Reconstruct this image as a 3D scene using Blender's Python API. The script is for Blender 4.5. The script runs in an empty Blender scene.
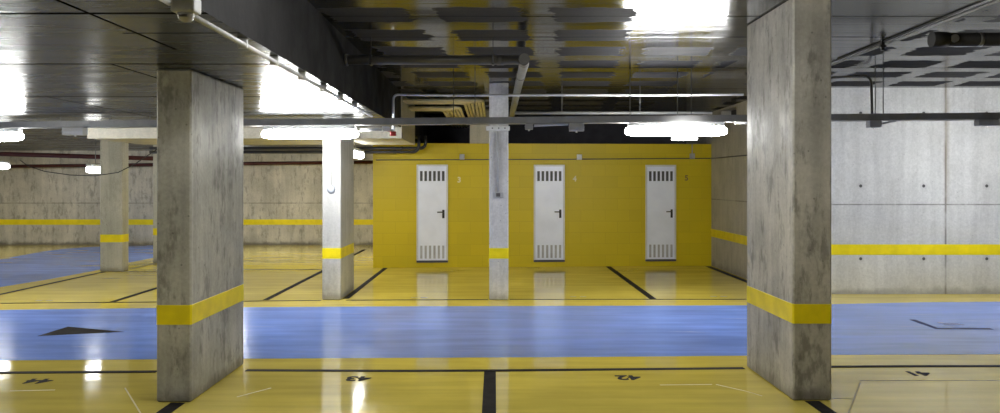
import bpy, bmesh, math, random
from mathutils import Vector, Matrix
random.seed(7)
S = bpy.context.scene
COL = S.collection
F, H, CX, CY = 800.0, 1.7, 495.0, 183.0        # focal (px), eye height, vanishing point

def fl(px, py):                                  # photo point on the floor -> (x, y)
    y = F*H/(py-CY); return ((px-CX)*y/F, y)
def at(px, py, y):                               # photo point at depth y -> (x, y, z)
    return ((px-CX)*y/F, y, H-(py-CY)*y/F)
def xa(px, y): return (px-CX)*y/F
def za(py, y): return H-(py-CY)*y/F

# ------------------------------------------------------------------ materials
class NT:
    def __init__(s, name):
        s.m = bpy.data.materials.new(name); s.m.use_nodes = True
        s.t = s.m.node_tree; s.t.nodes.clear()
        s.out = s.n('ShaderNodeOutputMaterial')
        s.p = s.n('ShaderNodeBsdfPrincipled'); s.t.links.new(s.p.outputs[0], s.out.inputs[0])
        s._pos = None
    def n(s, k): return s.t.nodes.new(k)
    def put(s, sock, v):
        if isinstance(v, bpy.types.NodeSocket): s.t.links.new(v, sock)
        elif isinstance(v, (tuple, list)) and len(v) == 3 and sock.type == 'RGBA': sock.default_value = (*v, 1)
        else: sock.default_value = v
    def pos(s):
        if not s._pos: s._pos = s.n('ShaderNodeNewGeometry').outputs['Position']
        return s._pos
    def axis(s):
        x = s.n('ShaderNodeSeparateXYZ'); s.put(x.inputs[0], s.pos()); return x.outputs
    def ma(s, op, a, b=0.0, c=None):
        x = s.n('ShaderNodeMath'); x.operation = op
        s.put(x.inputs[0], a); s.put(x.inputs[1], b)
        if c is not None: s.put(x.inputs[2], c)
        return x.outputs[0]
    def noise(s, scale, vec=(1, 1, 1), detail=5, rough=.55, off=0.0, dist=0.0):
        mp = s.n('ShaderNodeMapping'); s.put(mp.inputs['Vector'], s.pos())
        mp.inputs['Scale'].default_value = vec; mp.inputs['Location'].default_value = (off, off*.7, off*1.3)
        x = s.n('ShaderNodeTexNoise'); s.put(x.inputs['Vector'], mp.outputs[0])
        x.inputs['Scale'].default_value = scale; x.inputs['Detail'].default_value = detail
        x.inputs['Roughness'].default_value = rough; x.inputs['Distortion'].default_value = dist
        return x.outputs['Fac']
    def ramp(s, v, a, b, lo=0.0, hi=1.0):
        x = s.n('ShaderNodeMapRange'); x.clamp = True; x.interpolation_type = 'SMOOTHSTEP'
        s.put(x.inputs[0], v); x.inputs[1].default_value = a; x.inputs[2].default_value = b
        x.inputs[3].default_value = lo; x.inputs[4].default_value = hi
        return x.outputs[0]
    def mix(s, f, a, b):
        x = s.n('ShaderNodeMix'); x.data_type = 'RGBA'
        s.put(x.inputs[0], f); s.put(x.inputs[6], a); s.put(x.inputs[7], b); return x.outputs[2]
    def line(s, coord, at_, w, soft=.006):        # 1 on the line coord==at_
        d = s.ma('ABSOLUTE', s.ma('SUBTRACT', coord, at_))
        return s.ramp(d, w, w+soft, 1.0, 0.0)
    def within(s, coord, a, b):
        return s.ma('MULTIPLY', s.ma('GREATER_THAN', coord, a), s.ma('LESS_THAN', coord, b))
    def maxi(s, *v):
        r = v[0]
        for q in v[1:]: r = s.ma('MAXIMUM', r, q)
        return r
    def bump(s, h, strength=.2, dist=.01):
        b = s.n('ShaderNodeBump'); b.inputs['Strength'].default_value = strength; b.inputs['Distance'].default_value = dist
        s.put(b.inputs['Height'], h); s.t.links.new(b.outputs[0], s.p.inputs['Normal'])
    def set(s, **k):
        for a, v in k.items(): s.put(s.p.inputs[a.replace('_', ' ')], v)
        return s.m

def plain(name, col, rough=.5, metal=0.0, var=.12, scale=6, spec=.5):
    t = NT(name)
    n = t.ramp(t.noise(scale), .3, .7, 1-var, 1+var)
    c = t.n('ShaderNodeVectorMath'); c.operation = 'SCALE'; c.inputs[0].default_value = col; t.put(c.inputs['Scale'], n)
    return t.set(Base_Color=c.outputs[0], Roughness=rough, Metallic=metal, Specular_IOR_Level=spec)

def concrete(name, col, rough=.45, streak=.16, blotch=.3, stain=.0, stain_col=(.07, .065, .055), joints=None, spec=.4, foot=0.0, off=0.0, pits=.5, ties=None):
    t = NT(name); x, y, z = t.axis()
    a = t.ramp(t.noise(1.3, detail=6, off=off), .3, .7, 1-blotch, 1+blotch*.6)
    b = t.ramp(t.noise(1.0, (9, 9, .55), detail=5, off=off+3), .3, .7, 1-streak, 1+streak*.7)
    f = t.ma('MULTIPLY', a, b)
    f = t.ma('MULTIPLY', f, t.ramp(t.noise(38, detail=3), .2, .8, .9, 1.1))
    sc = t.n('ShaderNodeVectorMath'); sc.operation = 'SCALE'; sc.inputs[0].default_value = col; t.put(sc.inputs['Scale'], f)
    c = sc.outputs[0]
    if stain:
        m = t.ma('MULTIPLY', t.ramp(t.noise(2.2, (3, 3, .8), detail=8, rough=.72, off=off+9), .48, .60), t.ramp(t.noise(16, (1, 1, .5), detail=4, off=off), .38, .6))
        c = t.mix(t.ma('MULTIPLY', m, stain), c, stain_col)
    if pits:
        v = t.n('ShaderNodeTexVoronoi'); t.put(v.inputs['Vector'], t.pos()); v.inputs['Scale'].default_value = 9
        c = t.mix(t.ma('MULTIPLY', t.ramp(v.outputs['Distance'], .05, .09, 1, 0), pits), c, (.05, .048, .045))
    if foot:
        hz = t.ma('ADD', z, t.ma('MULTIPLY', t.noise(5, detail=6, off=off), -.22))
        c = t.mix(t.ramp(hz, -.1, .02, foot, 0), c, (.10, .085, .06))
    if joints:
        zs, xs = joints
        ls = [t.line(z, q, .006, .008) for q in zs] + [t.line(x, q, .008, .012) for q in xs]
        if ls: c = t.mix(t.ma('MULTIPLY', t.maxi(*ls), t.ramp(t.noise(3, off=off), .3, .6, .25, .75)), c, (.11, .10, .09))
        for q in xs:                              # a rust brown run beside the upright joint
            d = t.ma('ABSOLUTE', t.ma('SUBTRACT', t.ma('ADD', x, t.ma('MULTIPLY', t.noise(2, (.1, .1, 1.5)), .06)), q+.045))
            c = t.mix(t.ma('MULTIPLY', t.ramp(d, .0, .07, .55, 0), t.ramp(t.noise(1.5, (1, 1, .6), off=2), .35, .6)), c, (.22, .17, .10))
    if ties:
        x0, dx, z0, dz = ties
        def fr(co, o, p):
            q = t.ma('ADD', t.ma('DIVIDE', t.ma('SUBTRACT', co, o), p), .5)
            return t.ma('MULTIPLY', t.ma('SUBTRACT', t.ma('FRACT', q), .5), p)
        u, w = fr(x, x0, dx), fr(z, z0, dz)
        d = t.ma('SQRT', t.ma('ADD', t.ma('MULTIPLY', u, u), t.ma('MULTIPLY', w, w)))
        c = t.mix(t.ramp(d, .04, .07, .12, 0), c, (.1, .1, .1))
        c = t.mix(t.ramp(d, .018, .030, .92, 0), c, (.02, .02, .02))
    t.bump(t.ma('ADD', t.noise(25, detail=4), t.noise(4, (2, 2, .8))), .20, .010)
    return t.set(Base_Color=c, Roughness=t.ramp(t.noise(3, off=off+1), .3, .7, rough-.08, rough+.1), Specular_IOR_Level=spec)

def floor_paint(name, col, rough, worn, var=.10, streak=.12):
    t = NT(name)
    f = t.ma('MULTIPLY', t.ramp(t.noise(.7, detail=5), .3, .7, 1-var, 1+var), t.ramp(t.noise(1.0, (.6, 5, 1), detail=6), .25, .75, 1-streak, 1+streak))
    sc = t.n('ShaderNodeVectorMath'); sc.operation = 'SCALE'; sc.inputs[0].default_value = col; t.put(sc.inputs['Scale'], f)
    c = t.mix(t.ma('MULTIPLY', t.ramp(t.noise(1.6, (.5, 4, 1), detail=9, rough=.7, off=5), .60, .74), worn), sc.outputs[0], (.75, .75, .72))
    r = t.ramp(t.noise(1.2, (.7, 2, 1), detail=6, off=2), .3, .7, rough*.75, rough*1.3)
    t.bump(t.ma('ADD', t.noise(1.1, (.7, 3, 1), detail=3, off=8), t.ma('MULTIPLY', t.noise(9, (1, 2, 1), detail=2), .05)), .07, .02)
    return t.set(Base_Color=c, Roughness=r, Specular_IOR_Level=.55)

def ceiling_mat(name, col, mode):
    t = NT(name); x, y, z = t.axis()
    f = t.ma('MULTIPLY', t.ramp(t.noise(.9, detail=6), .3, .7, .72, 1.2), t.ramp(t.noise(1.0, (.35, 7, 1), detail=6), .3, .7, .75, 1.2))
    sc = t.n('ShaderNodeVectorMath'); sc.operation = 'SCALE'; sc.inputs[0].default_value = col; t.put(sc.inputs['Scale'], f)
    c = sc.outputs[0]
    wob = t.ma('MULTIPLY', t.ma('SUBTRACT', t.noise(1.5, (1, .2, 1), detail=6), .5), .03)
    yy = t.ma('ADD', y, wob); xx = t.ma('ADD', x, wob)
    if mode == 'low':
        ls = [t.line(yy, q, .018, .016) for q in (2.3, 4.17, 5.95, 8.2, 10.0)]
        ls.append(t.ma('MULTIPLY', t.line(yy, 4.72, .01, .01), t.within(x, -2.2, -1.4)))
        ls.append(t.ma('MULTIPLY', t.line(xx, -2.12, .010, .01), t.within(y, 1.0, 5.3)))
        ls.append(t.ma('MULTIPLY', t.line(xx, -2.85, .010, .01), t.within(y, 5.95, 8.2)))
        ls.append(t.ma('MULTIPLY', t.line(xx, -4.6, .008, .01), t.within(y, 8.2, 12.5)))
        pl = t.ma('MULTIPLY', t.ramp(t.ma('ABSOLUTE', t.ma('SUBTRACT', t.ma('FRACT', t.ma('DIVIDE', yy, .37)), .5)), .0, .03, 1, 0), t.ramp(t.noise(1.0, (.8, .4, 1), off=4), .5, .62, 0, .6))
        m = t.maxi(*ls, pl)
        c = t.mix(m, c, (.006, .006, .006))
        rough = t.ramp(t.noise(2.4, (.4, 2, 1), detail=6, off=3), .3, .7, .21, .32); spec = t.ma('MULTIPLY', t.ma('SUBTRACT', 1.0, m), .15)
    else:
        ls = [t.line(yy, q, .010, .012) for q in (4.4, 5.9, 7.0, 8.0, 10.15, 12.4)]
        pl = t.ma('MULTIPLY', t.ramp(t.ma('ABSOLUTE', t.ma('SUBTRACT', t.ma('FRACT', t.ma('DIVIDE', yy, .42)), .5)), .0, .03, 1, 0), t.ramp(t.noise(1.0, (.8, .4, 1), off=4), .42, .6, 0, .8))
        m = t.maxi(*ls, pl)
        c = t.mix(m, c, (.008, .008, .008))
        # ragged dark patches in rows
        w1 = t.ma('MULTIPLY', t.ma('SUBTRACT', t.noise(5, (1, 2.4, 1), detail=5), .5), .30)
        w2 = t.ma('MULTIPLY', t.ma('SUBTRACT', t.noise(3.5, (1, 1, 1), detail=6, off=6), .5), .26)
        row = t.ma('DIVIDE', t.ma('ADD', y, t.ma('MULTIPLY', w2, .7)), .96)
        u = t.ma('ADD', t.ma('DIVIDE', t.ma('ADD', x, w1), .98), t.ma('MULTIPLY', y, -.10))
        fu = t.ma('ABSOLUTE', t.ma('SUBTRACT', t.ma('FRACT', t.ma('ADD', u, .32)), .5))
        fv = t.ma('ABSOLUTE', t.ma('SUBTRACT', t.ma('FRACT', t.ma('ADD', row, .25)), .5))
        pm = t.ma('MULTIPLY', t.ramp(fu, .36, .375, 1, 0), t.ramp(fv, .30, .32, 1, 0))
        reg = t.maxi(t.within(x, -1.6, 1.45), t.ma('MULTIPLY', t.ma('GREATER_THAN', y, 8.6), t.within(x, 1.0, 2.9)), t.ma('GREATER_THAN', x, 4.15))
        pm = t.ma('MULTIPLY', pm, reg)
        pc = t.mix(t.noise(60, detail=3), (.020, .020, .023), (.055, .054, .058))
        c = t.mix(pm, c, pc)
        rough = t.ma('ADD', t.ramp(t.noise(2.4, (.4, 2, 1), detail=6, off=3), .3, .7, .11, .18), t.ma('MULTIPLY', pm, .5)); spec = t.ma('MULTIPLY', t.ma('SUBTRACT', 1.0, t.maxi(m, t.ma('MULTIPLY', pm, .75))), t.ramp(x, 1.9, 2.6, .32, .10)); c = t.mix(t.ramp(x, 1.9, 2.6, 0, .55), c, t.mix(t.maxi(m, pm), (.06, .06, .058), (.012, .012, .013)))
    t.bump(t.ma('ADD', t.noise(1.5, (.5, 3, 1), detail=4, off=1), t.ma('MULTIPLY', m, -.6)), .10, .02)
    return t.set(Base_Color=c, Roughness=rough, Specular_IOR_Level=spec)

def block_paint(name, col):
    t = NT(name); x, y, z = t.axis()
    cb = t.n('ShaderNodeCombineXYZ'); t.put(cb.inputs[0], x); t.put(cb.inputs[1], z)
    b = t.n('ShaderNodeTexBrick'); t.put(b.inputs['Vector'], cb.outputs[0])
    b.inputs['Scale'].default_value = 1; b.inputs['Brick Width'].default_value = .5; b.inputs['Row Height'].default_value = .23
    b.inputs['Mortar Size'].default_value = .006; b.inputs['Mortar Smooth'].default_value = .5
    b.inputs['Color1'].default_value = (*col, 1); b.inputs['Color2'].default_value = (col[0]*.93, col[1]*.93, col[2], 1)
    b.inputs['Mortar'].default_value = (col[0]*.86, col[1]*.85, col[2]*.8, 1)
    c = t.mix(t.ramp(t.noise(1.2, detail=6), .35, .7, 0, .25), b.outputs['Color'], (col[0]*.8, col[1]*.78, col[2]))
    t.bump(t.ma('ADD', t.ma('MULTIPLY', b.outputs['Fac'], -1), t.ma('MULTIPLY', t.noise(60), .3)), .25, .006)
    return t.set(Base_Color=c, Roughness=.45, Specular_IOR_Level=.4)

def glow(name, col, strength):
    t = NT(name)
    return t.set(Base_Color=(.8, .8, .8), Roughness=.4, Emission_Color=col, Emission_Strength=strength)

YEL = (.63, .485, .004)
M = dict(
    floor=floor_paint('yellow_epoxy', (.74, .59, .11), .085, .05),
    blue=floor_paint('blue_epoxy', (.165, .295, .78), .19, .30, streak=.16),
    line=plain('dark_line_paint', (.024, .021, .019), .7, var=.3, spec=.05),
    line_faint=plain('faded_line_paint', (.16, .13, .05), .35, var=.3),
    navy=plain('dark_blue_paint', (.022, .036, .11), .7, var=.3, spec=.05),
    navy_faint=plain('faded_dark_blue_paint', (.09, .15, .36), .35, var=.3),
    scratch=plain('pale_scratch', (.72, .64, .34), .5),
    crack=plain('dark_crack', (.42, .34, .11), .6),
    low=ceiling_mat('low_slab_concrete', (.022, .024, .024), 'low'),
    high=ceiling_mat('high_slab_concrete', (.016, .016, .016), 'high'),
    black=concrete('black_slab_edge', (.011, .0105, .0105), .7, stain=0, pits=0, spec=.12),
    col_a=concrete('column_concrete_near', (.39, .38, .335), .50, stain=.55, foot=.6, off=1),
    col_b=concrete('column_concrete_mottled', (.44, .42, .38), .50, stain=.55, foot=.6, off=14, spec=.5),
    col_c=concrete('column_concrete_pale', (.47, .465, .44), .5, streak=.10, blotch=.15, stain=.15, foot=.4, off=4),
    col_d=concrete('column_concrete_slim', (.60, .59, .57), .5, streak=.08, blotch=.15, stain=.15, foot=.4, off=11),
    col_e=concrete('column_concrete_beige', (.46, .44, .35), .5, streak=.12, blotch=.18, stain=.2, foot=.5, off=6),
    wall_r=concrete('wall_concrete_pale', (.56, .56, .54), .5, streak=.08, blotch=.10, stain=.10, foot=.45, off=2, joints=([1.37], [6.9]), ties=(5.60, .965, .54, 1.115), pits=.25),
    wall_s=concrete('wall_concrete_grey', (.44, .415, .36), .5, streak=.08, blotch=.15, stain=.2, foot=.4, off=8, joints=([1.37], [])),
    wall_b=concrete('wall_concrete_tan', (.52, .485, .40), .6, streak=.10, blotch=.22, stain=.5, stain_col=(.12, .11, .09), foot=.8, off=5, joints=([1.15], [])),
    beam=concrete('drop_panel_concrete', (.50, .47, .38), .5, streak=.08, blotch=.12, pits=.2),
    block=block_paint('yellow_block_paint', YEL),
    band=plain('yellow_band_paint', (.80, .65, .008), .42, var=.08, spec=.3),
    dark=plain('interior_shade', (.045, .043, .052), .8),  # shade of the unlit store and the wall opening put into colour
    door=plain('galvanised_door', (.84, .87, .97), .36, .05, var=.05, scale=2),
    frame=plain('pale_door_frame', (.66, .66, .64), .4, .1, var=.05),
    slot=plain('dark_vent_slot', (.07, .07, .075), .5),
    slot2=plain('grey_vent_slot', (.42, .42, .43), .5),
    handle=plain('black_plastic', (.012, .012, .013), .35),
    tray=plain('grey_tray_steel', (.25, .25, .25), .42, .3, var=.1),
    housing=plain('grey_lamp_housing', (.45, .46, .46), .4),
    clip=plain('steel_clip', (.55, .55, .55), .3, .8),
    white=plain('white_plastic', (.68, .68, .66), .4, var=.05),
    sounder=plain('grey_sounder', (.30, .32, .36), .4),
    grey=plain('grey_plastic', (.38, .38, .38), .45, var=.06),
    pipe_dark=plain('dark_grey_pipe', (.075, .072, .07), .3),
    pipe_grey=plain('light_grey_pipe', (.27, .27, .255), .4),
    pipe_mid=plain('mid_grey_pipe', (.14, .14, .135), .4),
    pipe_cap=plain('dull_dark_pipe', (.022, .021, .021), .55, spec=.2),
    pipe_black=plain('black_pipe', (.018, .018, .022), .3),
    pipe_red=plain('red_pipe', (.055, .012, .011), .5, spec=.3),
    beige=plain('beige_conduit', (.74, .65, .42), .45),
    steel=plain('dull_steel', (.22, .22, .22), .4, .6),
    red=plain('red_plastic', (.55, .03, .02), .35),
    lens=plain('smoky_dome', (.33, .32, .31), .2),
    num_w=plain('pale_number_paint', (.75, .68, .38), .5),
    num_d=plain('brown_number_paint', (.16, .11, .03), .5),
)
LAMP = {k: glow('lit_diffuser_'+k, (.98, .985, .97), s) for k, s in dict(main=40, mid=42, far=8, back=26, near=4, top=16).items()}  # back, near and top feed added unseen lamps; top also the emergency box

# ------------------------------------------------------------------ mesh building
class MB:
    def __init__(s): s.bm = bmesh.new()
    def box(s, x0, x1, y0, y1, z0, z1, bevel=0, seg=2):
        b = bmesh.new(); bmesh.ops.create_cube(b, size=1)
        for v in b.verts:
            v.co = Vector(((x0+x1)/2+v.co.x*(x1-x0), (y0+y1)/2+v.co.y*(y1-y0), (z0+z1)/2+v.co.z*(z1-z0)))
        if bevel: bmesh.ops.bevel(b, geom=b.edges[:], offset=bevel, segments=seg, affect='EDGES', profile=.5)
        s._add(b); return s
    def _add(s, b):
        me = bpy.data.meshes.new('t'); b.to_mesh(me); b.free(); s.bm.from_mesh(me); bpy.data.meshes.remove(me)
    def tube(s, pts, r, seg=12, bend=0.0):
        P = [Vector(p) for p in pts]
        if bend and len(P) > 2:
            Q = [P[0]]
            for i in range(1, len(P)-1):
                a, b, c = P[i-1], P[i], P[i+1]
                d1, d2 = (a-b).normalized(), (c-b).normalized()
                k = min(bend, (a-b).length*.49, (c-b).length*.49)
                for j in range(7):
                    u = j/6; Q.append((b+d1*k)*(1-u)**2+b*2*u*(1-u)+(b+d2*k)*u*u)
            P = Q+[P[-1]]
        rings = []; up = None
        for i, p in enumerate(P):
            t = ((P[min(i+1, len(P)-1)]-p).normalized()+(p-P[max(i-1, 0)]).normalized()).normalized()
            if up is None:
                up = Vector((0, 0, 1)) if abs(t.z) < .9 else Vector((1, 0, 0))
            a = t.cross(up).normalized(); up = a.cross(t).normalized()
            rings.append([s.bm.verts.new(p+(a*math.cos(q)+up*math.sin(q))*r) for q in [2*math.pi*k/seg for k in range(seg)]])
        for A, B in zip(rings, rings[1:]):
            for k in range(seg):
                f = s.bm.faces.new((A[k], A[(k+1) % seg], B[(k+1) % seg], B[k])); f.smooth = True
        s.bm.faces.new(rings[0][::-1]); s.bm.faces.new(rings[-1]); return s
    def prism(s, poly, z0, z1):
        lo = [s.bm.verts.new((x, y, z0)) for x, y in poly]; hi = [s.bm.verts.new((x, y, z1)) for x, y in poly]
        s.bm.faces.new(hi); s.bm.faces.new(lo[::-1])
        n = len(poly)
        for i in range(n): s.bm.faces.new((lo[i], lo[(i+1) % n], hi[(i+1) % n], hi[i]))
        return s
    def loft(s, rings):
        R = [[s.bm.verts.new(p) for p in r] for r in rings]; n = len(R[0])
        for A, B in zip(R, R[1:]):
            for k in range(n):
                f = s.bm.faces.new((A[k], A[(k+1) % n], B[(k+1) % n], B[k])); f.smooth = True
        s.bm.faces.new(R[0][::-1]); s.bm.faces.new(R[-1]); return s
    def build(s, name, mat, parent=None, **tags):
        bmesh.ops.recalc_face_normals(s.bm, faces=s.bm.faces)
        me = bpy.data.meshes.new(name); s.bm.to_mesh(me); s.bm.free()
        me.materials.append(M[mat] if isinstance(mat, str) else mat)
        o = bpy.data.objects.new(name, me); COL.objects.link(o)
        if parent: o.parent = parent
        return tag(o, **tags)

def tag(o, label=None, cat=None, group=None, kind=None):
    for k, v in (('label', label), ('category', cat), ('group', group), ('kind', kind)):
        if v: o[k] = v
    return o
def root(name, loc=(0, 0, 0), rz=0, **tags):
    o = bpy.data.objects.new(name, None); COL.objects.link(o); o.location = loc; o.rotation_euler = (0, 0, rz)
    return tag(o, **tags)
KIDS = {}
def dup(src, loc, rz, **tags):
    r = src.copy(); COL.objects.link(r); r.location = loc; r.rotation_euler = (0, 0, rz)
    for k in ('label', 'group'):
        if k in r: del r[k]
    tag(r, **tags)
    for ch in src.children:
        c = ch.copy(); COL.objects.link(c); c.parent = r
        for g in ch.children:
            d = g.copy(); COL.objects.link(d); d.parent = c
    return r
ST = dict(kind='structure')

# ------------------------------------------------------------------ setting
XL, XR, YB, YF = -16.0, 11.0, -8.0, 21.9
ZLOW, ZHIGH, XE = 2.585, 3.16, -1.50
floor = MB().box(XL, XR, YB, YF, -.2, 0).build('floor', 'floor', **ST)
low = MB().box(XL, XE, YB, YF, ZLOW, 3.6).build('ceiling_low', 'low', **ST)
low.data.materials.append(M['black'])
for p in low.data.polygons:
    if p.normal.x > .9: p.material_index = 1
MB().box(XE, XR, YB, YF, ZHIGH, 3.6).build('ceiling_high', 'high', **ST)
MB().box(-6.5, XE+.012, 12.75, 14.85, 2.41, 3.14).build('trim_1', 'beam', **ST)          # drop panel under the low slab
wb = MB().box(XL, -2.2, YF, YF+.2, 0, 3.6).build('wall_back', 'wall_b', **ST)
MB().box(XL, -2.5, YF-.006, YF, .555, .705).build('yellow_band', 'band', wb)
wl = MB().box(XL-.2, XL, YB, YF+.2, 0, 3.6).build('wall_left', 'wall_b', **ST)
MB().box(XL, XL+.006, YB, YF, .6, .77).build('yellow_band', 'band', wl)
MB().box(XL-.2, XR+.2, YB-.2, YB, 0, 3.6).build('wall_front', 'wall_s', **ST)
# pale wall and side wall of the niche
YW, XS = 12.25, 4.45
wr = MB().box(XS, XR, YW, YW+.2, 0, ZHIGH).build('wall_right', 'wall_r', **ST)
MB().box(XS, XR, YW-.006, YW, .60, .76).build('yellow_band', 'band', wr)
MB().box(XR, XR+.2, YB, YW+.2, 0, 3.6).build('wall_right_end', 'wall_s', **ST)
m = MB()
m.box(XS, XS+.2, YW+.2, 22.1, 0, 2.92).box(XS, XS+.2, YW+.2, 14.75, 2.92, ZHIGH).box(XS, XS+.2, 15.75, 22.1, 2.92, ZHIGH).box(XS, XS+.2, 14.75, 15.75, 3.12, ZHIGH)
ws = m.build('wall_side', 'wall_s', **ST)
MB().box(XS-.006, XS, YW, 16.6, .60, .76).build('yellow_band', 'band', ws)
MB().box(XS+.2, XS+1.2, 14.5, 16.0, 2.4, ZHIGH).build('recess_shade', 'dark', ws)  # dark block behind the wall opening, shade put into its colour
# yellow block wall (slightly turned) with the store behind it, its shade painted dark
YA, YZ = 16.05, 16.45
XA, XZ = xa(373, YA), XS
def yw(x): return YA+(x-XA)*(YZ-YA)/(XZ-XA)
WT = 2.50
m = MB(); m.prism([(XA, YA), (XZ, YZ), (XZ, YZ+.15), (XA, YA+.15)], 0, WT); m.prism([(XA, YA+.15), (XA+.15, YA+.15), (XA+.15, YF), (XA, YF)], 0, WT)
wy = m.build('wall_yellow', 'block', **ST)
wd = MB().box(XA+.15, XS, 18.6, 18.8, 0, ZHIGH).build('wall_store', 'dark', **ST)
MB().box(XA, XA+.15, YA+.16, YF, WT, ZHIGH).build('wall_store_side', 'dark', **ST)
MB().box(xa(470, 16.3), xa(489.5, 16.3), 16.18, 16.5, WT, ZHIGH).build('trim_2', 'beam', **ST)  # pier above the yellow wall

# ------------------------------------------------------------------ floor paint
Z1, Z2, Z3 = .0015, .003, .0045
near = [(-400, 363.4), (0, 360.4), (200, 358.9), (400, 357.8), (600, 356.8), (747, 355.6), (835, 354.8), (1000, 354.2)]
far = [(1000, 301.8), (920, 302.4), (833, 304.3), (747, 305.4), (600, 305.9), (400, 306.4), (200, 307.6), (0, 310), ]
pn = [fl(*p) for p in near]; pf = [fl(*p) for p in far]
poly = [(XL, pn[0][1]-.1)] + pn + [(XR, pn[-1][1])] + [(XR, pf[0][1])] + pf + [(XL, pf[-1][1]-.2)]
MB().prism(poly, -.01, Z1).build('lane_blue', 'blue', **ST)
bl = [fl(*p) for p in [(0, 287), (50, 279), (100, 269.6), (128, 262.6), (155, 257.5), (190, 252.5), (215, 249)]]
bt = [fl(*p) for p in [(205, 245.3), (160, 245.3), (120, 245.8), (90, 247), (62, 249), (40, 252), (0, 259.5)]]
MB().prism([(XL, bl[0][1]-1.6)]+bl+bt+[(XL, bt[-1][1]-2.0)], -.01, Z1).build('lane_blue_back', 'blue', **ST)

def strip(pts, w):                                # polyline of width w on the floor
    out_l, out_r = [], []
    P = [Vector(p) for p in pts]
    for i, p in enumerate(P):
        t = (P[min(i+1, len(P)-1)]-P[max(i-1, 0)]).normalized(); n = Vector((-t.y, t.x))
        out_l.append(tuple(p+n*w/2)); out_r.append(tuple(p-n*w/2))
    return out_l+out_r[::-1]
def mark(pts, w, mat, label, name='bay_line', group='painted bay lines', z=Z2):
    MB().prism(strip(pts, w), 0, z).build(name, mat, label=label, cat='floor marking', group=group, kind='thing')
mark([fl(-150, 374), fl(157, 371.8)], .075, 'line', 'dark line across the near bay numbered 44, up to the stained column', z=Z3)
mark([fl(246, 370.4), fl(400, 371), fl(500, 370.6), fl(744, 368.3)], .075, 'line', 'dark line across the near floor joining the two big columns')
mark([fl(800, 367), fl(900, 366.4), fl(1000, 366.2), fl(1250, 366)], .075, 'line', 'dark line along the near bay numbered 41')
mark([(-.045, 7.20), (-.045, 3.2)], .105, 'line', 'dark dividing line between near bays 43 and 42 running to the camera')
mark([(-2.45, 6.185), (-2.45, 3.2)], .11, 'line', 'dark dividing line coming from under the near stained column')
mark([(2.47, 6.235), (2.47, 3.2)], .11, 'line', 'dark dividing line coming from under the near mottled column')
mark([fl(608, 266.5), fl(653.5, 299.3)], .10, 'line', 'dark slanting line on the floor between the second and third doors')
mark([(-2.19, 16.0), (-2.19, 11.75)], .085, 'line', 'dark line from the corner of the yellow wall to the bright column')
mark([(-3.33, 20.4), (-3.33, 11.62)], .085, 'line', 'dark line on the far floor just past the bright column, toward the tan wall')
mark([(-5.47, 15.2), (-5.47, 11.45)], .085, 'line', 'dark line ending behind the stained near column')
mark([(-7.48, 15.3), (-7.56, 11.9)], .075, 'line', 'thin dark line leading to the beige square column')
mark([(-7.2, 15.8), (-7.2, 17.6)], .07, 'line_faint', 'faint dark line behind the beige square column')
mark([(4.34, 16.3), (4.34, 12.4)], .10, 'line', 'dark line along the foot of the grey side wall')
mark([fl(-60, 303.8), fl(158, 302), fl(240, 301.2), fl(312, 300.6), fl(321, 300.5)], .055, 'line', 'thin dark line along the far bays from the arrow side to the bright column')
mark([fl(346, 300.2), fl(488, 299.6)], .055, 'line', 'thin dark line closing the bay before the first door')
mark([fl(509.5, 299.4), fl(600, 299.3), fl(760, 299.3)], .055, 'line', 'thin dark line closing the bays before the second and third doors')
mark([fl(200, 270), fl(322, 269.4)], .09, 'line_faint', 'faint line across the back floor nearest of three, by the bright column')
mark([fl(210, 260.5), fl(322, 260)], .09, 'line_faint', 'faint line across the back floor, middle one of three')
mark([fl(215, 257.6), fl(322, 257.2)], .08, 'line_faint', 'faint line across the back floor, nearest the tan wall')
mark([fl(122, 271.6), fl(170, 271.4)], .08, 'line_faint', 'faint line at the foot of the beige square column')
# arrow heads
MB().prism([fl(37.5, 336.2), fl(68, 326.8), fl(124, 332)], 0, Z2).build('painted_arrow', 'line', label='solid dark arrowhead painted on the blue lane', cat='floor marking', kind='thing')
MB().prism(strip([fl(912.5, 319.8), fl(937, 328.7), fl(991.5, 328.9)], .075), 0, Z2).build('painted_arrow', 'navy', label='thin dark bent arrow outline painted on the blue lane near the pale wall', cat='floor marking', kind='thing')
m = MB()
for a, b in (((938, 322.5), (950, 324)), ((944, 324.6), (963, 324.8)), ((950, 323.4), (960, 324.2))): m.prism(strip([fl(*a), fl(*b)], .05), 0, Z2)
m.build('painted_symbol', 'navy_faint', label='worn faded symbol beside the bent arrow on the blue lane', cat='floor marking', kind='thing')
# worn scratches and cracks in the paint, part of the floor
for a, b, w, mt in (((125, 388), (141, 414), .012, 'scratch'), ((10, 391), (55, 390), .015, 'scratch'), ((237, 397), (271, 388), .012, 'scratch'), ((660, 385), (712, 384.5), .015, 'scratch'),
                ((716, 384.5), (745, 391), .012, 'scratch'), ((745, 391), (762, 396), .008, 'scratch'), ((860, 380.5), (1010, 380.5), .012, 'crack'), ((860, 383), (848, 414), .012, 'crack'), ((833, 398.5), (853, 399), .012, 'crack')):
    MB().prism(strip([fl(*a), fl(*b)], w), 0, Z1).build('scratch' if mt == 'scratch' else 'crack', mt, floor)

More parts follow.
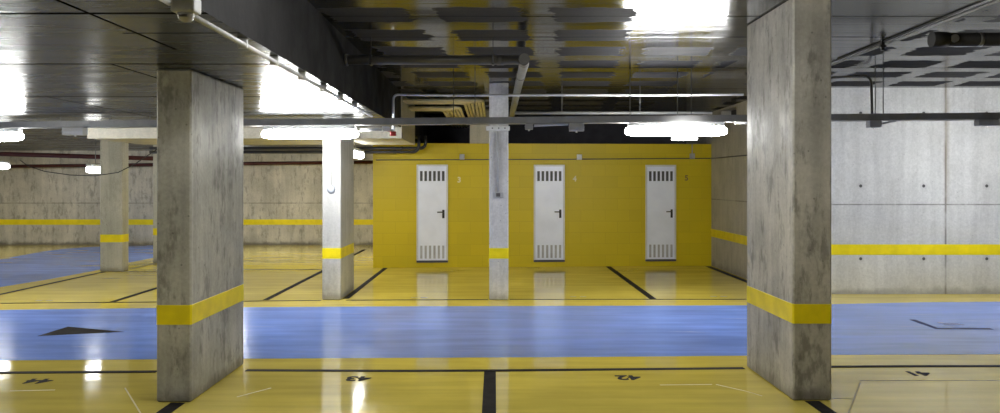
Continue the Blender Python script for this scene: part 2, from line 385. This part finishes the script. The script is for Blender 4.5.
def text(name, body, size, mat, mtx, extr, **tags):
    cu = bpy.data.curves.new(name, 'FONT'); cu.body = body; cu.size = size; cu.align_x = 'CENTER'; cu.align_y = 'CENTER'; cu.extrude = extr; cu.offset = size*.035
    o = bpy.data.objects.new('tmp', cu); COL.objects.link(o); bpy.context.view_layer.update()
    me = bpy.data.meshes.new_from_object(o.evaluated_get(bpy.context.evaluated_depsgraph_get()))
    bpy.data.objects.remove(o); bpy.data.curves.remove(cu)
    me.transform(mtx); me.name = name; me.materials.clear(); me.materials.append(M[mat])
    q = bpy.data.objects.new(name, me); COL.objects.link(q); return tag(q, **tags)
for n, px, py in (('44', 39, 381), ('43', 358, 378.5), ('42', 628, 377.5), ('41', 917.5, 373.4)):
    x, y = fl(px, py)
    text('bay_number', n, .215, 'line', Matrix.Translation((x, y, Z1)) @ Matrix.Rotation(math.pi, 4, 'Z'), .001,
         label='dark painted bay number %s upside down on the near yellow floor' % n, cat='floor marking', group='bay numbers', kind='thing')
for px, py, w in ((419, 297.6, 'before the first door'), (578, 296.6, 'before the second door'), (718.5, 296.4, 'before the side wall'), (44, 300.6, 'opposite the solid arrow')):
    x, y = fl(px, py); q = root('bay_number', (0, 0, 0), label='small worn unreadable bay number on the far yellow floor ' + w, cat='floor marking', group='bay numbers', kind='thing')
    for s in (-1, 1):
        MB().prism([(x+s*.075-.05, y-.03), (x+s*.075+.045, y-.045), (x+s*.075+.05, y+.02), (x+s*.075-.04, y+.04)], 0, Z1).build('digit', 'line_faint', q)

# ------------------------------------------------------------------ columns
def column(x0, x1, y0, y1, z1, mat, label, bz=(.59, .765)):
    r = root('concrete_column', ((x0+x1)/2, (y0+y1)/2, 0), label=label, cat='column', group='concrete columns', kind='thing')
    hx, hy = (x1-x0)/2, (y1-y0)/2
    MB().box(-hx, hx, -hy, hy, 0, z1-.002, .012, 1).build('shaft', mat, r)
    MB().box(-hx-.0025, hx+.0025, -hy-.0025, hy+.0025, bz[0], bz[1], .013, 1).build('yellow_band', 'band', r)
    return r
column(-2.625, -2.355, 6.20, 7.50, ZLOW, 'col_a', 'near stained grey concrete column with yellow band, under the low slab')
column(2.328, 2.632, 6.25, 7.40, ZHIGH, 'col_b', 'near mottled concrete column with yellow band, before the pale wall')
column(-2.51, -2.24, 11.62, 12.70, ZLOW, 'col_c', 'bright white-lit column behind a long lamp, round sounder on its face')
column(-.085, .195, 11.62, 12.75, ZHIGH, 'col_d', 'slim pale column between first and second doors, small box on its face')
column(-7.59, -7.155, 15.37, 15.63, ZLOW, 'col_e', 'far wide beige column beside the curving back lane', (.55, .72))
column(-7.27, -6.83, 17.0, 17.3, ZLOW, 'col_e', 'farthest beige column half hidden by the stained near column', (.58, .75))

# ------------------------------------------------------------------ doors
def vents(x0, x1, z0, z1, n, w, y):
    m = MB(); p = (x1-x0)/(n-1)
    for i in range(n): m.box(x0+i*p-w/2, x0+i*p+w/2, y, y+.004, z0, z1)
    return m
door0 = None
ang = math.atan2(YZ-YA, XZ-XA)
for i, px in enumerate((432.3, 549.2, 660.6)):
    x = xa(px, 16.2); y = yw(x); x = xa(px, y); y = yw(x)
    lab = ('grey metal store door numbered 3, nearest the bright column', 'grey metal store door numbered 4, in the middle of the yellow wall', 'grey metal store door nearest the grey side wall')[i]
    if door0 is None:
        d = door0 = root('door_1', (x, y, .13), ang, label=lab, cat='door', group='store room doors', kind='structure')
        hw, hh = .315, 1.94
        MB().box(-hw, -hw+.03, -.035, .02, 0, hh, .004, 1).box(hw-.03, hw, -.035, .02, 0, hh, .004, 1).box(-hw+.03, hw-.03, -.035, .02, hh-.03, hh, .004, 1).build('door_frame', 'frame', d)
        MB().box(-hw+.032, hw-.032, -.022, .01, .012, hh-.032, .003, 1).build('door_leaf', 'door', d)
        MB().box(-hw, hw, -.04, .02, -.03, .010).build('threshold', 'slot', d)
        vents(-.22, .22, 1.61, 1.81, 6, .050, -.0265).build('vent', 'slot', d)
        vents(-.22, .22, .05, .31, 6, .044, -.0255).build('vent', 'slot2', d)
        h = MB().box(.20, .245, -.030, -.022, .86, 1.03, .004, 1).build('handle_plate', 'handle', d)
        MB().tube([(.222, -.028, .985), (.222, -.075, .985), (.10, -.075, .985)], .011, 8, .02).build('lever', 'handle', h)
    else:
        d = dup(door0, (x, y, .13), ang, label=lab, group='store room doors'); d.name = 'door_%d' % (i+1)
for px, py, n, mt, w in ((459.2, 180, '3', 'num_w', 'pale'), (574.7, 179, '4', 'num_w', 'pale'), (686.5, 178.2, '5', 'num_d', 'dim brown')):
    x = xa(px, 16.2); y = yw(x)
    text('door_number', n, .15, mt, Matrix.Translation((xa(px, y), y-.001, za(py, y))) @ Matrix.Rotation(math.pi/2, 4, 'X'), .002,
         label='small %s number %s painted beside its store door' % (w, n), cat='number', group='door numbers', kind='thing')

# ------------------------------------------------------------------ cable tray and lamps
TS = -.06; TA = math.atan(TS)
def ty(x): return 10.36+TS*x
def tz(x): return 2.505+.0042*x                     # mid height of the tray
m = MB()
for y0, y1, a, b in ((-.09, .09, -.042, -.036), (-.09, -.084, -.042, .042), (.084, .09, -.042, .042), (-.084, -.07, .036, .042), (.07, .084, .036, .042)):
    x0, x1 = XL+.3, XR-.3
    m.loft([[(x, ty(x)+yy, tz(x)+zz) for yy, zz in ((y0, a), (y1, a), (y1, b), (y0, b))] for x in (x0, x1)])
for f in m.bm.faces: f.smooth = False
m.build('ceiling_cable_tray', 'tray', label='long grey steel cable tray hung across the whole garage', cat='cable tray')

def make_lamp(mat):
    r = root('ceiling_light'); L = .64
    MB().box(-L+.03, L-.03, -.055, .055, .045, .098, .012).build('housing', 'housing', r)
    sec = lambda x, k, dz: [(x, math.copysign(abs(c)**.7, c)*.068*k, dz+math.copysign(abs(q)**.7, q)*.062*k) for c, q in [(math.cos(2*math.pi*j/20), math.sin(2*math.pi*j/20)) for j in range(20)]]
    MB().loft([sec(-L, .45, -.01), sec(-L+.02, .72, -.01), sec(-L+.09, .95, -.01), sec(-L+.14, 1, -.012), sec(L-.14, 1, -.012), sec(L-.09, .95, -.01), sec(L-.02, .72, -.01), sec(L, .45, -.01)]).build('diffuser', mat, r)
    for k in (-.48, -.2, .2, .48):
        for s in (-1, 1):
            MB().box(k-.012, k+.012, s*.062-.006, s*.062+.006, .035, .07, .002, 1).build('clip', 'clip', r)
    return r
protos = {}
def lamp(kind, loc, rz, label, group):
    if kind not in protos:
        r = protos[kind] = make_lamp(LAMP[kind]); r.location = loc; r.rotation_euler = (0, 0, rz)
        return tag(r, label=label, cat='lamp', group=group, kind='thing')
    return dup(protos[kind], loc, rz, label=label, group=group)
G1 = 'lamps under the cable tray'
def tl(x): return (x, ty(x), tz(x)-.142)
lamp('main', tl(-2.43), TA, 'long lit lamp under the tray in front of the bright column', G1)
lamp('main', tl(-6.98), TA, 'long lit lamp under the tray at the edge of the picture, before the back lane', G1)
lamp('main', tl(7.1), TA, 'long lit lamp under the tray before the pale wall', G1)
lamp('mid', tl(2.31), TA, 'long lit lamp under the tray with a square box on it, before the third door', G1)
G2 = 'far lamps along the back aisle'
lamp('far', (-2.50, 14.35, 2.22), math.pi/2, 'far lit lamp seen end on beside the bright column', G2)
lamp('far', (-10.0, 15.8, 2.05), math.pi/2, 'far lit lamp end on above the curving back lane at the picture edge', G2)
lamp('far', (-7.84, 15.7, 1.97), math.pi/2, 'far small lit lamp end on next to the beige column', G2).scale = (.45, 1, 1)
lamp('back', (-6.3, 19.2, 2.3), math.pi/2, 'added fill lamp hidden from the camera by the stained near column', G2)  # added lamp, kept out of sight to brighten the back
lamp('back', (-3.52, 18.1, 2.3), math.pi/2, 'added fill lamp hidden from the camera by the bright column', G2)  # second unseen lamp, added for the middle of the tan wall
lamp('back', (-13.0, 18.8, 2.3), math.pi/2, 'added fill lamp over the back lane out of the picture', G2)  # added beyond the view to light the back area
lamp('back', (-13.0, 11.5, 2.3), 0, 'added fill lamp over the end of the blue lane out of the picture', G2)  # fill added over the lane, outside the view
G3 = 'added fill lamps above the camera'
for x, w in ((-7.0, 'farthest toward the low slab side'), (-2.4, 'added behind the stained column'), (2.4, 'added behind the mottled column'), (7.1, 'nearest the end wall')):
    lamp('near', (x, .4, 2.37), 0, 'long added fill lamp in the row above the camera, ' + w, G3)  # unseen row added to light the near area
G4 = 'added fill lamps out of view'
lamp('top', (-.55, 4.9, 3.04), math.pi/2, 'added fill lamp on the high ceiling above the picture, nearer the slab edge', G4)  # added out of view to light the near floor and column sides
lamp('top', (.75, 4.9, 3.04), math.pi/2, 'added fill lamp on the high ceiling above the picture, nearer the mottled column', G4)  # its pair, another added unseen lamp
lamp('back', (-7.6, 7.4, 2.37), math.pi/2, 'added fill lamp on the low slab out of the picture, level with the stained column', G4)  # added out of view to brighten that end of the blue lane
lamp('top', (-5.4, 2.2, 2.37), 0, 'added fill lamp on the low slab above the picture, past the stained column', G4)  # unseen fill added for the near floor on the low slab side
# stems that carry the far lamps and the added fill lamps
for x, y, z, zt, w in ((-2.50, 14.35, 2.318, 2.409, 'beside the bright column'), (-10.0, 15.8, 2.148, ZLOW, 'over the back lane edge'), (-7.84, 15.7, 2.068, ZLOW, 'next to the beige column'), (-6.3, 19.2, 2.398, ZLOW, 'added, hidden by the stained column'), (-3.52, 18.1, 2.398, ZLOW, 'added, hidden by the bright column'), (-13, 18.8, 2.398, ZLOW, 'added over the back lane out of the picture'), (-13, 11.5, 2.398, ZLOW, 'added over the end of the blue lane'), (-.55, 4.9, 3.138, ZHIGH-.001, 'added above the picture by the slab edge'), (.75, 4.9, 3.138, ZHIGH-.001, 'added above the picture toward the mottled column'), (-7.6, 7.4, 2.468, ZLOW, 'added on the low slab level with the stained column'), (-5.4, 2.2, 2.468, ZLOW, 'added above the picture on the low slab'), (-7, .4, 2.468, ZLOW, 'added above the camera, low slab side'), (-2.4, .4, 2.468, ZLOW, 'added behind the stained column'),
                    (2.4, .4, 2.468, ZHIGH, 'added behind the mottled column'), (7.1, .4, 2.468, ZHIGH, 'added above the camera near the end wall')):
    MB().tube([(x, y, z), (x, y, zt)], .008, 8).build('hanger_rod', 'steel', label='short rod holding the lamp ' + w, cat='rod', group='lamp rods', kind='thing')
# emergency light on the lamp before the third door
x = xa(684, 10.12)
r = root('ceiling_emergency_light', (x, ty(x)-.13, tz(x)-.13), TA, label='square lit emergency light box on the lamp before the third door', cat='lamp', kind='thing')
MB().box(-.155, .155, -.03, .055, -.145, .03, .012).build('diffuser', LAMP['top'], r)
MB().box(-.13, .13, .055, .06, -.13, .02).build('back_plate', 'housing', r)

def tray_box(px, w, h, label, dy=0, mat='grey'):
    x = xa(px, 10.4); x = xa(px, ty(x)); z = tz(x)-.043
    r = root('hanging_junction_box', (x, ty(x)+dy, z), TA, label=label, cat='junction box', group='boxes under the cable tray', kind='thing')
    MB().box(-w/2, w/2, -.07, .05, -h, 0, .006).build('body', mat, r)
    MB().box(-w/2-.004, w/2+.004, -.076, .056, -h*.55, -h*.42, .002, 1).build('lid', mat, r)
    MB().tube([(0, 0, -h), (0, 0, -h-.018)], .012, 8).build('gland', 'white', r)
    return r
tray_box(75, .29, .10, 'wide pale box under the tray before the back aisle', mat='white')
tray_box(529, .10, .075, 'small grey box under the tray beside the slim pale column')
tray_box(576.5, .19, .10, 'grey box under the tray above the second door')
tray_box(874, .15, .085, 'grey box under the tray before the pale wall, beside the conduit drop')
tray_box(987.5, .26, .075, 'wide flat grey box under the tray at the picture edge before the pale wall')
# bracket on the slim column
y = 11.6; r = root('wall_bracket', (.053, y, 2.46), label='pale bracket plate near the top of the slim pale column', cat='bracket', kind='thing')
MB().box(-.18, .16, -.10, .015, .0, .055, .006).build('plate', 'white', r)
for k in (-.09, 0, .09): MB().tube([(k, -.102, .028), (k, -.108, .028)], .012, 8).build('bolt', 'steel', r)

def pipe(name, pts, rad, mat, label, cat='pipe', bend=.1, group=None, seg=14, couplings=()):
    r = MB().tube(pts, rad, seg, bend).build(name, mat, label=label, cat=cat, group=group, kind='thing')
    for a, b, q, mt in couplings: MB().tube([a, b], q, seg).build('coupling', mt, r)
    return r
# hanger rods of the tray
for px, w in ((453.5, 'above the first door'), (475, 'beside the slim pale column'), (630, 'at the near end of the boxed lamp'), (677.5, 'over the boxed lamp, first of its pair'), (691.3, 'over the boxed lamp, second of its pair'), (875.5, 'before the pale wall, first of its pair'), (883.4, 'before the pale wall, second of its pair')):
    x = xa(px, ty(xa(px, 10.2)))
    MB().tube([(x, ty(x), tz(x)-.02), (x, ty(x), ZHIGH)], .006, 8).build('hanger_rod', 'steel', label='thin rod holding up the cable tray ' + w, cat='rod', group='tray rods', kind='thing')
for px in (225, 290, 330, 60, 110, 150):
    x = xa(px, ty(xa(px, 10.6)))
    MB().tube([(x, ty(x), tz(x)-.02), (x, ty(x), ZLOW)], .006, 8).build('hanger_rod', 'steel', label='short rod holding the cable tray close under the low slab', cat='rod', group='short tray rods', kind='thing')

# dark waste pipe with its elbow and the pale pipe running back
Yp = 8.0; zp = za(60, Yp)
r = pipe('ceiling_pipe', [(XE, Yp, zp), (.27, Yp, zp)], .046, 'pipe_dark', 'dark grey waste pipe across the ceiling coming out of the black slab edge',
         couplings=[((.29, Yp-.075, zp), (.29, Yp+.095, zp), .056, 'pipe_dark'), ((.02, Yp, zp), (.09, Yp, zp), .052, 'pipe_dark'), ((XE+.001, Yp, zp), (XE+.03, Yp, zp), .06, 'pipe_dark')])
for px in (371, 493):
    x = xa(px, Yp); MB().box(x-.012, x+.012, Yp-.052, Yp+.052, zp-.052, zp+.05, .004, 1).box(x-.004, x+.004, Yp-.004, Yp+.004, zp+.05, ZHIGH).build('clamp', 'pipe_black', r)
pipe('ceiling_pipe', [(.29, Yp+.10, zp), (.30, Yp+.25, zp), (.31, 10.0, zp+.065), (.31, 15.2, zp)], .052, 'pipe_grey', 'pale grey pipe running back under the ceiling from the elbow', bend=.05,
     couplings=[((.308, 9.55, zp+.05), (.308, 9.67, zp+.054), .06, 'pipe_grey')])
# capped dark pipe at the far corner of the ceiling
Yq = 6.6; zq = za(39.5, Yq); xq = xa(935, Yq)
r = pipe('ceiling_pipe', [(xq, Yq, zq), (XR, Yq, zq+.02)], .056, 'pipe_cap', 'thick dark capped pipe under the ceiling before the pale wall',
     couplings=[((xq-.03, Yq, zq), (xq+.10, Yq, zq), .064, 'pipe_cap'), ((xq+.35, Yq, zq), (xq+.38, Yq, zq), .060, 'steel')])
MB().tube([(xq+.13, Yq-.05, zq), (xq+.13, Yq-.07, zq)], .032, 16).build('inspection_cap', 'pipe_mid', r)
# raceways along the ceiling
pipe('ceiling_conduit', [(3.88, 4.0, ZHIGH-.02), (3.96, 6.1, ZHIGH-.02), (4.10, 9.7, ZHIGH-.02), (4.2, 12.2, ZHIGH-.02)], .012, 'pipe_mid', 'pale conduit along the ceiling running back to the pale wall', 'conduit', 0,)
pipe('ceiling_conduit', [(3.82, 4.0, ZHIGH-.012), (3.90, 6.1, ZHIGH-.012), (4.03, 9.4, ZHIGH-.012)], .010, 'pipe_black', 'thin dark cable beside the pale ceiling conduit', 'cable', 0)
xq2 = xa(867.5, 10.35)
pipe('ceiling_conduit', [(3.5, 11.2, ZHIGH-.075), (xq2, 10.25, ZHIGH-.075), (xq2, 10.22, tz(4.8))], .016, 'pipe_dark', 'dark conduit dropping from the ceiling to the tray before the pale wall', 'conduit', .12)
xh = xa(882.5, 8.2)
r = MB().box(xh-.015, xh+.015, 8.185, 8.215, ZHIGH-.10, ZHIGH).box(xh-.03, xh+.03, 8.18, 8.22, ZHIGH-.075, ZHIGH-.045).build('ceiling_anchor', 'handle', label='small black anchor fixed to the ceiling before the pale wall', cat='anchor', kind='thing')
# white conduit under the slab edge, with its clips and detector box
pipe('ceiling_conduit', [(-1.525, 2.0, 2.545), (-1.525, 3.75, 2.545)], .015, 'grey', 'grey conduit entering the domed box from the camera side', 'conduit', 0)
r = pipe('ceiling_conduit', [(-1.527, 3.91, 2.545), (-1.555, 10.1, 2.545)], .015, 'grey', 'grey conduit running back along the low slab edge from the domed box', 'conduit', 0)
for yy in (4.9, 5.6, 6.4, 7.2, 8.0, 8.8): MB().box(-1.575, -1.515, yy-.012, yy+.012, 2.525, ZLOW, .003, 1).build('clip', 'grey', r)
r = root('ceiling_detector', (-1.475, 3.82, 2.585), label='grey box with round dome on the slab edge at the top of the picture', cat='detector', kind='thing')
MB().box(-.058, .058, -.05, .05, -.075, 0, .010).build('housing', 'grey', r)
dm = MB().loft([[(math.cos(2*math.pi*j/20)*q, math.sin(2*math.pi*j/20)*q, zz) for j in range(20)] for q, zz in ((.040, -.074), (.040, -.085), (.035, -.102), (.022, -.113), (.008, -.117))]).build('dome', 'lens', r)
MB().tube([(-.02, -.036, -.092), (.02, -.036, -.092)], .006, 8).build('indicator', 'handle', r)
for s in (-1, 1): MB().tube([(.035*s, -.048, -.06), (.035*s, -.054, -.06)], .008, 8).build('gland', 'grey', r)
# white conduit across and down in front of the recess
Yc = 10.95; zc = za(94.5, Yc); xc = xa(393.3, Yc)
pipe('ceiling_conduit', [(xc, Yc, za(131, Yc)), (xc, Yc, zc), (xa(450, Yc), Yc, zc-.012), (xa(560, Yc), Yc, zc-.008), (xa(650, Yc), Yc, zc-.012), (3.4, Yc, zc)], .017, 'white', 'white conduit crossing the ceiling and bending down beside the red alarm', 'conduit', .08)
pipe('ceiling_conduit', [(xa(515, 12.0)+.0, 12.0, za(113, 12.0)), (xa(712, 12.0), 12.0, za(113, 12.0))], .022, 'pipe_grey', 'pale conduit hung level behind the tray above second and third doors', 'conduit', 0)
for px, w in ((562, 'by the second door'), (640, 'by the third door')):
    x = xa(px, 12.0); MB().tube([(x, 12.0, za(113, 12)), (x, 12.0, ZHIGH)], .006, 8).build('hanger_rod', 'steel', label='thin rod holding the conduit behind the tray ' + w, cat='rod', group='conduit rods', kind='thing')
# lamp feed and red alarm
Yl = ty(-1.5)
pipe('ceiling_conduit', [(xa(360, Yl), Yl, za(130, Yl)), (xa(384, Yl), Yl, za(129, Yl))], .022, 'white', 'short white feed conduit at the end of the lamp before the bright column', 'conduit', 0)
r = root('hanging_connector', at(386.5, 129, Yl), label='white connector between the feed conduit and red alarm', cat='connector', kind='thing')
MB().box(-.055, .05, -.03, .03, -.033, .033, .008).build('body', 'white', r); MB().tube([(.05, 0, 0), (.085, 0, -.02)], .014, 8).build('gland', 'white', r)
r = root('hanging_alarm', at(393, 133.5, Yl), label='small red alarm hanging under the tray by the bending white conduit', cat='alarm', kind='thing')
MB().tube([(0, 0, .025), (0, 0, -.03)], .042, 16).build('body', 'red', r); MB().tube([(0, 0, .03), (0, 0, .05)], .02, 12).build('neck', 'white', r)
pipe('ceiling_conduit', [(xa(534, 10.34), ty(.5)-.0, tz(.5)-.065), (xa(568, 10.34), ty(.95), tz(.95)-.05)], .016, 'white', 'short white conduit between the two grey boxes above the second door', 'conduit', 0)
x = xa(884, 10.1); pipe('ceiling_conduit', [(x-.03, ty(x), tz(x)-.075), (x+.13, ty(x), tz(x)-.045)], .012, 'grey', 'short slanting conduit beside the box before the pale wall', 'conduit', 0)
x = xa(742, 10.2); pipe('ceiling_conduit', [(x-.10, ty(x), tz(x)-.05), (x+.2, ty(x), tz(x)-.05)], .018, 'white', 'short white conduit under the tray beside the mottled column', 'conduit', 0)

# bundle of beige conduits bending back over the yellow wall
ordn = ['first', 'second', 'third', 'fourth', 'fifth', 'sixth', 'seventh', 'eighth', 'ninth', 'tenth', 'eleventh', 'twelfth']
for i in range(12):
    g = i//6; yy = 12.95+i*.085+g*.32; xe = -.20-i*.062-g*.04; z = 3.04 if g == 0 else 3.0
    if i % 6 > 3: pass
    MB().tube([(XE, yy, z), (xe, yy, z), (xe, 17.8, z-.05)], .026, 10, .16).build('ceiling_conduit', 'beige', label='beige conduit in the bundle over the first door, %s counting in from the outer bend' % ordn[i], cat='conduit', group='beige conduit bundle', kind='thing')

# black twin pipes and red pipes at the back
for dz, py, pe, w in ((0, 148.3, 425.5, 'upper'), (1, 152.2, 419.5, 'lower')):
    z = za(py, 15.6)-.0; xe = xa(pe, 15.6)
    pipe('ceiling_pipe', [(xa(150, 15.6), 15.6, z), (xe, 15.6-.12*dz, z), (xe, 15.6-.12*dz, 2.62), ], .032, 'pipe_black', '%s of the two black pipes that turn up beside the yellow wall' % w, bend=.14, group='black pipes', couplings=[((xe-.5, 15.6-.10*dz, z), (xe-.44, 15.6-.10*dz, z), .037, 'pipe_black')])
pipe('ceiling_pipe', [(-15.5, 21.5, 2.12), (-2.7, 21.5, 2.27)], .045, 'pipe_red', 'dull red pipe along the top of the tan back wall', bend=.2)
pipe('ceiling_pipe', [(-14, 17.0, za(149, 17.0)), (-7.0, 18.2, za(159.5, 18.2))], .05, 'pipe_red', 'dull red pipe slanting and crossing behind the beige column', bend=0)
MB().tube([at(20, 160, 14.6), at(28, 166, 14.6), at(45, 171.5, 14.5), at(70, 175, 14.5), at(95, 175.8, 14.4), at(118, 172.5, 14.3), at(135, 164, 14.2), at(150, 154, 14.1), at(159, 148, 14.0)], .008, 8).build('hanging_cable', 'handle', label='thin black cable sagging across the back aisle by the beige column', cat='cable', kind='thing')
# fittings on columns and yellow wall
x, _, z = at(331.3, 189, 11.62)
r = root('wall_sounder', (x, 11.618, z), label='round grey sounder on the face of the bright column', cat='alarm', kind='thing')
MB().loft([[(math.cos(2*math.pi*j/24)*q, yy, math.sin(2*math.pi*j/24)*q) for j in range(24)] for q, yy in ((.062, 0), (.062, -.02), (.05, -.034), (.02, -.04))]).build('body', 'sounder', r)
MB().tube([(0, -.04, 0), (0, -.046, 0)], .016, 14).build('centre_cap', 'white', r)
MB().tube([(0, -.006, .06), (0, -.006, 2.3-z)], .006, 8).build('cable', 'grey', r)
x, _, z = at(498.2, 195, 11.62)
r = root('wall_switch_box', (x, 11.618, z), label='small grey switch box on the face of the slim pale column', cat='switch box', kind='thing')
MB().box(-.08, .08, -.03, 0, -.04, .04, .006).build('body', 'grey', r)
MB().box(-.03, .03, -.036, -.029, -.024, .028, .004).build('switch', 'pipe_dark', r)
pipe('wall_conduit', [(x-.008, 11.60, z+.04), (x-.008, 11.60, 2.45)], .016, 'grey', 'upright grey conduit on the slim pale column above the switch box', 'conduit', 0)
def ypt(px, py, d=.02):
    y = yw(xa(px, 16.2)); return (xa(px, y), y-d, za(py, y))
pipe('wall_conduit', [ypt(376, 160, .012), ypt(560, 159.3, .012), ypt(710, 158.4, .012), (XS-.02, 16.2, za(158.2, 16.2)), (XS-.02, 12.6, 2.18)], .010, 'pipe_dark', 'thin dark conduit along the top of the yellow wall', 'conduit', .05)
for px, py, mt, w in ((462, 157, 'grey', 'grey box on the wall conduit beyond the first door'), (579, 157.2, 'white', 'white box on the wall conduit beyond the second door'), (691.5, 156.3, 'grey', 'grey box on the wall conduit beyond the third door')):
    x, y, z = ypt(px, py, .002)
    r = root('wall_junction_box', (x, y, z), ang, label=w, cat='junction box', group='boxes on the yellow wall', kind='thing')
    MB().box(-.05, .05, -.072, -.024, -.055, .055, .006).build('body', mt, r); MB().box(-.042, .042, -.078, -.071, -.046, .046, .004).build('lid', mt, r)
pipe('wall_conduit', [ypt(692, 155, .015), ypt(692, 144.5, .015)], .012, 'grey', 'short upright conduit above the box beyond the third door', 'conduit', 0)

# ------------------------------------------------------------------ camera, world, colour
cam = bpy.data.cameras.new('camera'); co = bpy.data.objects.new('camera', cam); COL.objects.link(co)
co.location = (0, 0, H); co.rotation_euler = (math.pi/2, 0, 0)
cam.sensor_width = 36; cam.sensor_fit = 'HORIZONTAL'; cam.lens = 36*F/1000
cam.shift_x = (500-CX)/1000; cam.shift_y = -(206.5-CY)/1000; cam.clip_start = .05
S.camera = co
w = bpy.data.worlds.new('world'); S.world = w; w.use_nodes = True
w.node_tree.nodes['Background'].inputs[0].default_value = (.9, .95, 1, 1); w.node_tree.nodes['Background'].inputs[1].default_value = .02
vs = S.view_settings; vs.view_transform = 'Standard'; vs.look = 'None'; vs.gamma = 1; vs.use_curve_mapping = False; vs.exposure = 1.45
